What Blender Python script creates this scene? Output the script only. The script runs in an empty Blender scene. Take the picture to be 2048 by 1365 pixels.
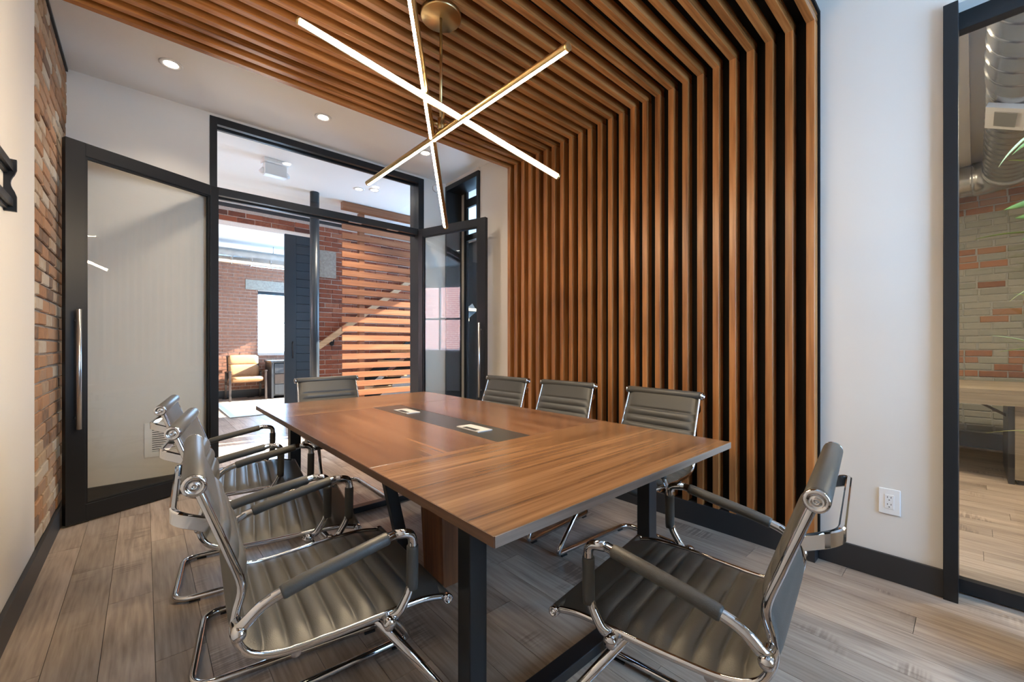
import bpy, math, random
from mathutils import Vector, Matrix
random.seed(7)
PI = math.pi
scene = bpy.context.scene
COL = scene.collection

# ------------------------------------------------------------------ camera
cam_d = bpy.data.cameras.new('camera')
cam = bpy.data.objects.new('camera', cam_d); COL.objects.link(cam)
cam.location = (0, 0, 1.15)
cam.rotation_euler = (PI / 2, 0, -math.radians(41.75))
cam_d.sensor_width = 36.0; cam_d.sensor_fit = 'HORIZONTAL'
cam_d.lens = 824.0 / 2048.0 * 36.0
cam_d.shift_y = 7.5 / 2048.0
cam_d.clip_start = 0.02; cam_d.clip_end = 200
scene.camera = cam

# ------------------------------------------------------------------ world, sun, daylight, exposure
world = bpy.data.worlds.new('sky'); scene.world = world; world.use_nodes = True
_bg = world.node_tree.nodes['Background']
_bg.inputs[0].default_value = (0.38, 0.64, 1.0, 1); _bg.inputs[1].default_value = 21.0
sun_d = bpy.data.lights.new('sun', 'SUN'); sun_d.energy = 52.0; sun_d.angle = math.radians(0.6)
sun_d.color = (1.0, 0.93, 0.82)
sun = bpy.data.objects.new('sun', sun_d); COL.objects.link(sun)
sun.rotation_euler = Vector((-0.85, 0.12, -0.42)).to_track_quat('-Z', 'Y').to_euler()
def portal(loc, direction, sx, sy):
    d = bpy.data.lights.new('window_portal', 'AREA'); d.shape = 'RECTANGLE'; d.size = sx; d.size_y = sy
    d.cycles.is_portal = True
    o = bpy.data.objects.new('window_portal', d); COL.objects.link(o)
    o.location = loc; o.rotation_euler = Vector(direction).to_track_quat('-Z', 'Z').to_euler()
portal((1.85, -1.62, 1.60), (0, 1, 0), 1.3, 1.7)
portal((-3.02, 6.25, 1.8), (1, 0, 0), 1.6, 1.7)
portal((-3.02, 4.85, 1.55), (1, 0, 0), 0.8, 2.2)
portal((4.62, 5.2, 1.75), (-1, 0, 0), 1.5, 2.0)
portal((4.52, 8.85, 1.75), (-1, 0, 0), 3.0, 1.8)
portal((2.45, 10.82, 1.65), (0, -1, 0), 1.1, 1.4)
vs = scene.view_settings
vs.view_transform = 'Standard'; vs.look = 'None'; vs.gamma = 1.0; vs.use_curve_mapping = False
vs.exposure = 0.36
scene.cycles.max_bounces = 10; scene.cycles.diffuse_bounces = 5; scene.cycles.glossy_bounces = 5
scene.cycles.transparent_max_bounces = 12; scene.cycles.transmission_bounces = 6
scene.cycles.sample_clamp_indirect = 8.0
scene.cycles.caustics_reflective = False; scene.cycles.caustics_refractive = False
scene.cycles.use_denoising = True

# ------------------------------------------------------------------ materials
M = {}
def new_mat(name):
    m = bpy.data.materials.new(name); m.use_nodes = True
    nt = m.node_tree
    b = nt.nodes['Principled BSDF']
    M[name] = m
    return m, nt, b
def plain(name, col, rough=0.5, metal=0.0, spec=None, bump=0.0, bscale=60.0, var=0.0):
    m, nt, b = new_mat(name)
    b.inputs['Base Color'].default_value = (*col, 1)
    b.inputs['Roughness'].default_value = rough
    b.inputs['Metallic'].default_value = metal
    if spec is not None: b.inputs['Specular IOR Level'].default_value = spec
    if bump or var:
        tc = nt.nodes.new('ShaderNodeTexCoord')
        n = nt.nodes.new('ShaderNodeTexNoise'); n.inputs['Scale'].default_value = bscale; n.inputs['Detail'].default_value = 4
        nt.links.new(tc.outputs['Object'], n.inputs['Vector'])
        if bump:
            bp = nt.nodes.new('ShaderNodeBump'); bp.inputs['Strength'].default_value = bump; bp.inputs['Distance'].default_value = 0.002
            nt.links.new(n.outputs['Fac'], bp.inputs['Height']); nt.links.new(bp.outputs['Normal'], b.inputs['Normal'])
        if var:
            r = nt.nodes.new('ShaderNodeValToRGB')
            r.color_ramp.elements[0].position = 0.3; r.color_ramp.elements[1].position = 0.7
            r.color_ramp.elements[0].color = (*[c * (1 - var) for c in col], 1)
            r.color_ramp.elements[1].color = (*[min(1, c * (1 + var)) for c in col], 1)
            nt.links.new(n.outputs['Fac'], r.inputs['Fac']); nt.links.new(r.outputs['Color'], b.inputs['Base Color'])
    return m
def ramp(nt, stops):
    r = nt.nodes.new('ShaderNodeValToRGB'); e = r.color_ramp.elements
    e[0].position, e[0].color = stops[0][0], (*stops[0][1], 1)
    e[1].position, e[1].color = stops[-1][0], (*stops[-1][1], 1)
    for p, c in stops[1:-1]:
        x = e.new(p); x.color = (*c, 1)
    return r
def wood(name, dark, mid, light, axis=1, rough=0.35, fine=55.0, broad=6.0, stretch=0.035, rnd=1.0, saw=0.0, spec=0.5, tint=0.0, coat=0.0):
    """grain runs along the object's local axis"""
    m, nt, b = new_mat(name)
    L = nt.links.new
    tc = nt.nodes.new('ShaderNodeTexCoord'); oi = nt.nodes.new('ShaderNodeObjectInfo')
    off = nt.nodes.new('ShaderNodeVectorMath'); off.operation = 'SCALE'; off.inputs[0].default_value = (17.3, 31.7, 11.1)
    mul = nt.nodes.new('ShaderNodeMath'); mul.operation = 'MULTIPLY'; mul.inputs[1].default_value = rnd * 7
    L(oi.outputs['Random'], mul.inputs[0]); L(mul.outputs[0], off.inputs['Scale'])
    add = nt.nodes.new('ShaderNodeVectorMath'); add.operation = 'ADD'
    L(tc.outputs['Object'], add.inputs[0]); L(off.outputs[0], add.inputs[1])
    def mapped(s, st):
        mp = nt.nodes.new('ShaderNodeMapping'); sc = [s, s, s]; sc[axis] = s * st
        mp.inputs['Scale'].default_value = sc; L(add.outputs[0], mp.inputs['Vector']); return mp
    n1 = nt.nodes.new('ShaderNodeTexNoise'); n1.inputs['Scale'].default_value = 1; n1.inputs['Detail'].default_value = 6; n1.inputs['Distortion'].default_value = 0.6
    L(mapped(broad, stretch * 3).outputs[0], n1.inputs['Vector'])
    n2 = nt.nodes.new('ShaderNodeTexNoise'); n2.inputs['Scale'].default_value = 1; n2.inputs['Detail'].default_value = 5
    L(mapped(fine, stretch).outputs[0], n2.inputs['Vector'])
    mx = nt.nodes.new('ShaderNodeMath'); mx.operation = 'MULTIPLY_ADD'; mx.inputs[1].default_value = 0.55
    mh = nt.nodes.new('ShaderNodeMath'); mh.operation = 'MULTIPLY'; mh.inputs[1].default_value = 0.45
    L(n2.outputs['Fac'], mh.inputs[0]); L(n1.outputs['Fac'], mx.inputs[0]); L(mh.outputs[0], mx.inputs[2])
    src = mx.outputs[0]
    if saw:
        n3 = nt.nodes.new('ShaderNodeTexNoise'); n3.inputs['Scale'].default_value = 1; n3.inputs['Detail'].default_value = 1
        mp3 = nt.nodes.new('ShaderNodeMapping'); sc = [6.0, 6.0, 6.0]; sc[axis] = 95.0
        mp3.inputs['Scale'].default_value = sc; L(add.outputs[0], mp3.inputs['Vector']); L(mp3.outputs[0], n3.inputs['Vector'])
        n4 = nt.nodes.new('ShaderNodeTexNoise'); n4.inputs['Scale'].default_value = 3.2; n4.inputs['Detail'].default_value = 1
        L(add.outputs[0], n4.inputs['Vector'])
        g = nt.nodes.new('ShaderNodeMapRange'); g.inputs[1].default_value = 0.60; g.inputs[2].default_value = 0.72
        g.inputs[3].default_value = 0.0; g.inputs[4].default_value = saw; L(n4.outputs['Fac'], g.inputs[0])
        c = nt.nodes.new('ShaderNodeMath'); c.operation = 'SUBTRACT'; c.inputs[1].default_value = 0.62; L(n3.outputs['Fac'], c.inputs[0])
        p = nt.nodes.new('ShaderNodeMath'); p.operation = 'MULTIPLY'; L(c.outputs[0], p.inputs[0]); L(g.outputs[0], p.inputs[1])
        a2 = nt.nodes.new('ShaderNodeMath'); a2.operation = 'ADD'; L(src, a2.inputs[0]); L(p.outputs[0], a2.inputs[1]); src = a2.outputs[0]
    r = ramp(nt, [(0.34, dark), (0.5, mid), (0.66, light)])
    L(src, r.inputs['Fac'])
    out = r.outputs['Color']
    if tint:
        hs = nt.nodes.new('ShaderNodeHueSaturation')
        mr = nt.nodes.new('ShaderNodeMapRange'); mr.inputs[3].default_value = 1 - tint; mr.inputs[4].default_value = 1 + tint
        L(oi.outputs['Random'], mr.inputs[0]); L(mr.outputs[0], hs.inputs['Value']); L(out, hs.inputs['Color']); out = hs.outputs['Color']
    L(out, b.inputs['Base Color'])
    b.inputs['Roughness'].default_value = rough; b.inputs['Specular IOR Level'].default_value = spec
    b.inputs['Coat Weight'].default_value = coat; b.inputs['Coat Roughness'].default_value = 0.15
    bp = nt.nodes.new('ShaderNodeBump'); bp.inputs['Strength'].default_value = 0.12; bp.inputs['Distance'].default_value = 0.001
    L(src, bp.inputs['Height']); L(bp.outputs['Normal'], b.inputs['Normal'])
    return m
def brickmat(name, cols, rough=0.9):
    m, nt, b = new_mat(name); L = nt.links.new
    oi = nt.nodes.new('ShaderNodeObjectInfo'); tc = nt.nodes.new('ShaderNodeTexCoord')
    n = nt.nodes.new('ShaderNodeTexNoise'); n.inputs['Scale'].default_value = 22; n.inputs['Detail'].default_value = 6
    gm = nt.nodes.new('ShaderNodeNewGeometry'); L(gm.outputs['Position'], n.inputs['Vector'])
    a = nt.nodes.new('ShaderNodeMath'); a.operation = 'MULTIPLY_ADD'; a.inputs[1].default_value = 0.55; a.inputs[2].default_value = -0.27
    L(n.outputs['Fac'], a.inputs[0])
    s = nt.nodes.new('ShaderNodeMath'); s.operation = 'ADD'; L(a.outputs[0], s.inputs[0]); L(oi.outputs['Random'], s.inputs[1])
    k = len(cols)
    r = ramp(nt, [(0.06 + 0.88 * i / (k - 1), c) for i, c in enumerate(cols)])
    L(s.outputs[0], r.inputs['Fac']); L(r.outputs['Color'], b.inputs['Base Color'])
    b.inputs['Roughness'].default_value = rough; b.inputs['Specular IOR Level'].default_value = 0.2
    bp = nt.nodes.new('ShaderNodeBump'); bp.inputs['Strength'].default_value = 0.5; bp.inputs['Distance'].default_value = 0.004
    L(n.outputs['Fac'], bp.inputs['Height']); L(bp.outputs['Normal'], b.inputs['Normal'])
    return m
def emit(name, col, strength):
    m, nt, b = new_mat(name)
    b.inputs['Base Color'].default_value = (*col, 1)
    b.inputs['Emission Color'].default_value = (*col, 1); b.inputs['Emission Strength'].default_value = strength
    return m
def glass(name, tint=(0.985, 0.995, 0.99), ior=1.5):
    m, nt, b = new_mat(name); nt.nodes.remove(b); L = nt.links.new
    out = nt.nodes['Material Output']
    t = nt.nodes.new('ShaderNodeBsdfTransparent'); t.inputs[0].default_value = (*tint, 1)
    g = nt.nodes.new('ShaderNodeBsdfGlossy'); g.inputs['Roughness'].default_value = 0.01
    f = nt.nodes.new('ShaderNodeFresnel'); f.inputs[0].default_value = ior
    ge = nt.nodes.new('ShaderNodeNewGeometry')                      # same reflectance on both faces of the thin pane
    io = nt.nodes.new('ShaderNodeMapRange'); io.inputs[3].default_value = ior; io.inputs[4].default_value = 1.0 / ior
    L(ge.outputs['Backfacing'], io.inputs[0]); L(io.outputs[0], f.inputs[0])
    mx = nt.nodes.new('ShaderNodeMixShader')
    L(f.outputs[0], mx.inputs[0]); L(t.outputs[0], mx.inputs[1]); L(g.outputs[0], mx.inputs[2]); L(mx.outputs[0], out.inputs[0])
    return m
def brick_texture(name, c1, c2, mortar, scale=1.0):
    m, nt, b = new_mat(name); L = nt.links.new
    tc = nt.nodes.new('ShaderNodeTexCoord'); mp = nt.nodes.new('ShaderNodeMapping'); mp.inputs['Rotation'].default_value = (PI / 2, 0, PI / 2)
    t = nt.nodes.new('ShaderNodeTexBrick'); t.inputs['Color1'].default_value = (*c1, 1); t.inputs['Color2'].default_value = (*c2, 1); t.inputs['Mortar'].default_value = (*mortar, 1)
    t.inputs['Scale'].default_value = 1.0; t.inputs['Brick Width'].default_value = 0.22; t.inputs['Row Height'].default_value = 0.075; t.inputs['Mortar Size'].default_value = 0.008
    sx = nt.nodes.new('ShaderNodeSeparateXYZ'); cx = nt.nodes.new('ShaderNodeCombineXYZ')
    L(tc.outputs['Object'], sx.inputs[0]); L(sx.outputs['Y'], cx.inputs['X']); L(sx.outputs['Z'], cx.inputs['Y']); L(cx.outputs[0], t.inputs['Vector'])
    L(t.outputs['Color'], b.inputs['Base Color']); b.inputs['Roughness'].default_value = 0.9
    return m

plain('wall_paint', (0.68, 0.645, 0.60), 0.55, bump=0.05, bscale=220)
plain('ceiling_paint', (0.84, 0.83, 0.81), 0.7)
plain('black_metal', (0.010, 0.011, 0.013), 0.40, spec=0.38)
plain('black_base', (0.022, 0.022, 0.024), 0.45)
plain('navy_black', (0.020, 0.030, 0.040), 0.35)
plain('black_board', (0.006, 0.0055, 0.005), 0.85, spec=0.2)
plain('grey_inset', (0.035, 0.033, 0.030), 0.28)
plain('joint_dark', (0.045, 0.035, 0.03), 0.8)
plain('chrome', (0.56, 0.56, 0.57), 0.05, 1.0)
plain('steel', (0.55, 0.54, 0.52), 0.32, 1.0)
plain('brushed_brass', (0.58, 0.42, 0.20), 0.30, 1.0)
plain('galvanised', (0.50, 0.50, 0.49), 0.27, 1.0, var=0.12, bscale=9)
plain('leather', (0.060, 0.058, 0.053), 0.42, bump=0.25, bscale=420, spec=0.45)
plain('tan_leather', (0.46, 0.24, 0.11), 0.45, bump=0.2, bscale=80, var=0.18)
plain('rubber', (0.01, 0.01, 0.01), 0.7)
plain('mortar', (0.30, 0.25, 0.20), 0.95, bump=0.6, bscale=90, var=0.25)
plain('mortar_pink', (0.55, 0.46, 0.40), 0.95, bump=0.4, bscale=90, var=0.15)
plain('mortar_grey', (0.26, 0.26, 0.235), 0.95, bump=0.4, bscale=90, var=0.15)
plain('concrete', (0.33, 0.31, 0.27), 0.9, bump=0.4, bscale=30, var=0.2)
plain('white_plastic', (0.78, 0.77, 0.76), 0.35)
plain('silver_plastic', (0.50, 0.50, 0.50), 0.35)
plain('dark_slot', (0.01, 0.01, 0.01), 0.5)
plain('rug', (0.62, 0.60, 0.57), 0.95, bump=0.6, bscale=160, var=0.06)
plain('leaf', (0.20, 0.26, 0.06), 0.45, var=0.3, bscale=14)
plain('leaf_pale', (0.45, 0.45, 0.17), 0.45, var=0.2, bscale=14)
plain('twig', (0.10, 0.07, 0.04), 0.7)
plain('soil', (0.03, 0.02, 0.015), 0.95)
plain('pot', (0.05, 0.05, 0.05), 0.5)
wood('walnut', (0.165, 0.055, 0.015), (0.345, 0.131, 0.036), (0.48, 0.205, 0.066), axis=2, rough=0.36, fine=70, broad=9, tint=0.16)
wood('walnut_x', (0.165, 0.055, 0.015), (0.345, 0.131, 0.036), (0.48, 0.205, 0.066), axis=0, rough=0.24, fine=70, broad=9, tint=0.16, spec=0.6)
wood('table_y', (0.060, 0.027, 0.014), (0.150, 0.073, 0.038), (0.225, 0.118, 0.064), axis=1, rough=0.22, fine=60, broad=11, stretch=0.025, spec=0.5)
wood('table_x', (0.072, 0.034, 0.016), (0.190, 0.097, 0.045), (0.285, 0.158, 0.078), axis=0, rough=0.22, fine=60, broad=11, stretch=0.025, spec=0.5)
wood('table_edge_y', (0.06, 0.03, 0.018), (0.13, 0.065, 0.035), (0.20, 0.11, 0.065), axis=1, rough=0.4)
wood('table_edge_x', (0.10, 0.072, 0.055), (0.20, 0.150, 0.118), (0.29, 0.23, 0.19), axis=0, rough=0.4)
wood('table_z', (0.065, 0.024, 0.01), (0.15, 0.056, 0.022), (0.23, 0.095, 0.04), axis=2, rough=0.4)
wood('floor_plank', (0.19, 0.145, 0.115), (0.335, 0.265, 0.212), (0.45, 0.375, 0.31), axis=1, rough=0.36, fine=75, broad=8, stretch=0.06, saw=0.9, tint=0.14)
wood('screen_wood', (0.17, 0.062, 0.026), (0.27, 0.105, 0.045), (0.36, 0.16, 0.075), axis=0, rough=0.35, tint=0.12)
wood('pale_wood', (0.42, 0.26, 0.13), (0.55, 0.36, 0.20), (0.66, 0.46, 0.28), axis=0, rough=0.5)
wood('desk_wood', (0.16, 0.125, 0.085), (0.25, 0.20, 0.14), (0.33, 0.27, 0.20), axis=1, rough=0.5)
wood('dark_oak', (0.012, 0.012, 0.014), (0.028, 0.029, 0.033), (0.05, 0.052, 0.058), axis=2, rough=0.4)
wood('chair_wood', (0.02, 0.013, 0.01), (0.04, 0.026, 0.02), (0.06, 0.04, 0.03), axis=2, rough=0.35)
brickmat('brick_old', [(0.17, 0.11, 0.075), (0.31, 0.165, 0.09), (0.36, 0.20, 0.11), (0.29, 0.19, 0.125), (0.36, 0.255, 0.165), (0.42, 0.35, 0.27)])
brickmat('brick_red', [(0.12, 0.052, 0.04), (0.26, 0.088, 0.052), (0.30, 0.10, 0.058), (0.22, 0.078, 0.05), (0.36, 0.15, 0.09)])
brickmat('brick_painted', [(0.19, 0.19, 0.16), (0.225, 0.225, 0.195), (0.25, 0.24, 0.205), (0.21, 0.205, 0.18)])
brickmat('brick_bare', [(0.16, 0.07, 0.04), (0.27, 0.12, 0.06), (0.24, 0.13, 0.075)])
brickmat('brick_far', [(0.20, 0.10, 0.07), (0.40, 0.19, 0.12), (0.46, 0.24, 0.15), (0.36, 0.20, 0.14)])
brick_texture('exterior_brick', (0.40, 0.17, 0.13), (0.32, 0.13, 0.11), (0.60, 0.52, 0.48))
emit('led', (1.0, 0.78, 0.50), 200.0)
emit('lamp_lens', (1.0, 0.90, 0.76), 22.0)
emit('fill_panel', (1.0, 0.82, 0.58), 330.0)  # glow of the fill lamps added in the neighbouring room
glass('clear_glass')

# ------------------------------------------------------------------ mesh helpers
class MB:
    def __init__(s): s.v = []; s.f = []; s.smooth = []
    def add(s, vs_, fs_, smooth=False):
        o = len(s.v); s.v += [tuple(p) for p in vs_]
        s.f += [tuple(o + i for i in q) for q in fs_]; s.smooth += [smooth] * len(fs_)
        return s
    def box(s, x0, x1, y0, y1, z0, z1, mat=None):
        p = [(x0, y0, z0), (x1, y0, z0), (x1, y1, z0), (x0, y1, z0), (x0, y0, z1), (x1, y0, z1), (x1, y1, z1), (x0, y1, z1)]
        if mat: p = [tuple(mat @ Vector(q)) for q in p]
        return s.add(p, [(0, 3, 2, 1), (4, 5, 6, 7), (0, 1, 5, 4), (1, 2, 6, 5), (2, 3, 7, 6), (3, 0, 4, 7)])
    def bar(s, a, b, w, h, up=(0, 0, 1)):
        a = Vector(a); b = Vector(b); t = (b - a).normalized(); u = Vector(up)
        sd = t.cross(u).normalized(); n = sd.cross(t)
        p = []
        for c in (a, b):
            for i, j in ((-1, -1), (1, -1), (1, 1), (-1, 1)): p.append(c + sd * (i * w / 2) + n * (j * h / 2))
        return s.add(p, [(0, 1, 2, 3), (7, 6, 5, 4), (0, 4, 5, 1), (1, 5, 6, 2), (2, 6, 7, 3), (3, 7, 4, 0)])
    def prism(s, poly, axis, a0, a1):
        """poly: 2-D outline, extruded along axis ('x','y','z')"""
        def pt(p, a):
            return {'x': (a, p[0], p[1]), 'y': (p[0], a, p[1]), 'z': (p[0], p[1], a)}[axis]
        n = len(poly); vs_ = [pt(p, a0) for p in poly] + [pt(p, a1) for p in poly]
        fs_ = [tuple(range(n)), tuple(range(2 * n - 1, n - 1, -1))] + [(i, (i + 1) % n, n + (i + 1) % n, n + i) for i in range(n)]
        return s.add(vs_, fs_)
    def tube(s, pts, r, seg=12, caps=True, ry=None, closed=False, up=None):
        pts = [Vector(p) for p in pts]; n = len(pts)
        ry = r if ry is None else ry
        T = []
        for i in range(n):
            if closed: t = pts[(i + 1) % n] - pts[i - 1]
            else: t = pts[min(i + 1, n - 1)] - pts[max(i - 1, 0)]
            T.append(t.normalized())
        ref = Vector(up) if up else (Vector((0, 0, 1)) if abs(T[0].z) < 0.9 else Vector((1, 0, 0)))
        nrm = (ref - T[0] * ref.dot(T[0])).normalized()
        vs_ = []
        for i in range(n):
            if up:
                ref = Vector(up); nrm = (ref - T[i] * ref.dot(T[i])).normalized()
            else:
                nrm = (nrm - T[i] * nrm.dot(T[i])).normalized()
            bn = T[i].cross(nrm)
            rr = r(i) if callable(r) else r; rb = ry(i) if callable(ry) else ry
            for k in range(seg):
                a = 2 * PI * k / seg
                vs_.append(pts[i] + bn * (math.cos(a) * rr) + nrm * (math.sin(a) * rb))
        fs_ = []
        for i in range(n if closed else n - 1):
            j = (i + 1) % n
            for k in range(seg):
                fs_.append((i * seg + k, i * seg + (k + 1) % seg, j * seg + (k + 1) % seg, j * seg + k))
        s.add(vs_, fs_, True)
        if caps and not closed:
            o = len(s.v) - len(vs_)
            s.f.append(tuple(o + k for k in range(seg - 1, -1, -1))); s.smooth.append(False)
            s.f.append(tuple(o + (n - 1) * seg + k for k in range(seg))); s.smooth.append(False)
        return s
    def lathe(s, prof, seg=24, mat=None, smooth=True):
        """prof: (r, z) outline turned about z"""
        vs_ = []
        for r, z in prof:
            for k in range(seg):
                a = 2 * PI * k / seg; p = Vector((r * math.cos(a), r * math.sin(a), z)); vs_.append(mat @ p if mat else p)
        fs_ = [(i * seg + k, i * seg + (k + 1) % seg, (i + 1) * seg + (k + 1) % seg, (i + 1) * seg + k) for i in range(len(prof) - 1) for k in range(seg)]
        s.add(vs_, fs_, smooth)
        o = len(s.v) - len(vs_); n = len(prof)
        if prof[0][0] > 1e-5: s.f.append(tuple(o + k for k in range(seg - 1, -1, -1))); s.smooth.append(False)
        if prof[-1][0] > 1e-5: s.f.append(tuple(o + (n - 1) * seg + k for k in range(seg))); s.smooth.append(False)
        return s
    def sweep(s, pts, prof, up=(0, 0, 1), closed_ends=True, smooth=False):
        pts = [Vector(p) for p in pts]; n = len(pts); m = len(prof); vs_ = []
        for i in range(n):
            t = (pts[min(i + 1, n - 1)] - pts[max(i - 1, 0)]).normalized(); u = Vector(up)
            sd = t.cross(u).normalized(); nn = sd.cross(t)
            for p, q in prof: vs_.append(pts[i] + sd * p + nn * q)
        fs_ = [(i * m + k, i * m + (k + 1) % m, (i + 1) * m + (k + 1) % m, (i + 1) * m + k) for i in range(n - 1) for k in range(m)]
        s.add(vs_, fs_, smooth)
        o = len(s.v) - len(vs_)
        s.f.append(tuple(o + k for k in range(m - 1, -1, -1))); s.smooth.append(False)
        s.f.append(tuple(o + (n - 1) * m + k for k in range(m))); s.smooth.append(False)
        return s
    def mesh(s, name, mat):
        me = bpy.data.meshes.new(name); me.from_pydata(s.v, [], s.f)
        me.polygons.foreach_set('use_smooth', s.smooth); me.update()
        if mat: me.materials.append(M[mat])
        return me
def link(name, me, parent=None, loc=None, rot=None):
    o = bpy.data.objects.new(name, me); COL.objects.link(o)
    if parent: o.parent = parent
    if loc is not None: o.location = loc
    if rot is not None: o.rotation_euler = rot
    return o
def obj(name, mb, mat, parent=None, loc=None, rot=None, bevel=0.0, seg=2):
    o = link(name, mb.mesh(name, mat), parent, loc, rot)
    if bevel:
        b = o.modifiers.new('bevel', 'BEVEL'); b.width = bevel; b.segments = seg; b.limit_method = 'ANGLE'; b.angle_limit = math.radians(40)
    return o
def B(*a): return MB().box(*a)
def tag(o, label=None, cat=None, group=None, kind=None):
    if label: o['label'] = label
    if cat: o['category'] = cat
    if group: o['group'] = group
    if kind: o['kind'] = kind
    return o
def thing(name, label, cat, loc=(0, 0, 0), rz=0.0, group=None):
    o = bpy.data.objects.new(name, None); COL.objects.link(o); o.empty_display_size = 0.1
    o.location = loc; o.rotation_euler = (0, 0, rz)
    return tag(o, label, cat, group)
def struct(name, mb, mat, label, **k):
    o = obj(name, mb, mat, **k); return tag(o, label, None, None, 'structure')
def sgroup(name, label, loc=(0, 0, 0), rz=0.0):
    o = bpy.data.objects.new(name, None); COL.objects.link(o); o.empty_display_size = 0.1
    o.location = loc; o.rotation_euler = (0, 0, rz)
    return tag(o, label, None, None, 'structure')
def copy_tree(o, parent=None):
    c = o.copy(); COL.objects.link(c)
    if parent: c.parent = parent
    for ch in o.children: copy_tree(ch, c)
    return c
def fillet(pts, r, n=6):
    pts = [Vector(p) for p in pts]; out = [pts[0]]
    for i in range(1, len(pts) - 1):
        a, b, c = pts[i - 1], pts[i], pts[i + 1]
        rr = r[i] if isinstance(r, dict) and i in r else (r if not isinstance(r, dict) else 0)
        d1 = (a - b); d2 = (c - b)
        k = min(rr, d1.length * 0.49, d2.length * 0.49)
        p, q = b + d1.normalized() * k, b + d2.normalized() * k
        for j in range(n + 1):
            t = j / n; out.append(p * (1 - t) ** 2 + b * (2 * t * (1 - t)) + q * t * t)
    out.append(pts[-1]); return out
def spline(pts, n=8):
    P = [Vector(p) for p in pts]; P = [P[0] * 2 - P[1]] + P + [P[-1] * 2 - P[-2]]; out = []
    for i in range(1, len(P) - 2):
        for j in range(n):
            t = j / n; a, b, c, d = P[i - 1], P[i], P[i + 1], P[i + 2]
            out.append(0.5 * (2 * b + (c - a) * t + (2 * a - 5 * b + 4 * c - d) * t * t + (3 * b - a - 3 * c + d) * t ** 3))
    out.append(P[-2]); return out

# ------------------------------------------------------------------ room dimensions
XL, XR = -0.41, 2.72          # left brick wall, right wall
YB, YR = 4.22, -1.60          # glazed partition wall, wall behind
ZC = 3.08                     # ceiling
Y2, Y3 = 6.78, 10.70          # hall brick wall, far room brick wall

# ------------------------------------------------------------------ floor and planks
_fm = MB(); _fm.box(-3.15, 4.75, 3.42, Y3 + 0.2, -0.10, -0.0075); _fm.box(XL - 0.2, 2.83, YR - 0.15, 3.42, -0.10, -0.0075); _fm.box(2.83, 7.22, -3.15, 3.42, -0.10, -0.0075)
floor = struct('floor', _fm, 'joint_dark', 'grey brown wood plank floor running through the rooms')
PW, PL = 0.150, 1.22
plank_me = [B(-PW / 2 + 0.0009, PW / 2 - 0.0009, -PL / 2 + 0.0009, PL / 2 - 0.0009, -0.008, 0.0).mesh('plank', 'floor_plank')]
def planks(x0, x1, y0, y1):
    nx = int(round((x1 - x0) / PW))
    for i in range(nx):
        off = (i * 0.37 + random.random() * 0.2) % 1.0 * PL
        y = y0 - off
        while y < y1:
            c = y + PL / 2
            link('plank', plank_me[0], floor, (x0 + PW * (i + 0.5), c, 0), (0, 0, PI if random.random() < 0.5 else 0))
            y += PL
planks(-0.42, 2.88, -0.2, 10.4)
planks(2.88, 6.98, -0.9, 0.5)

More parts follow.
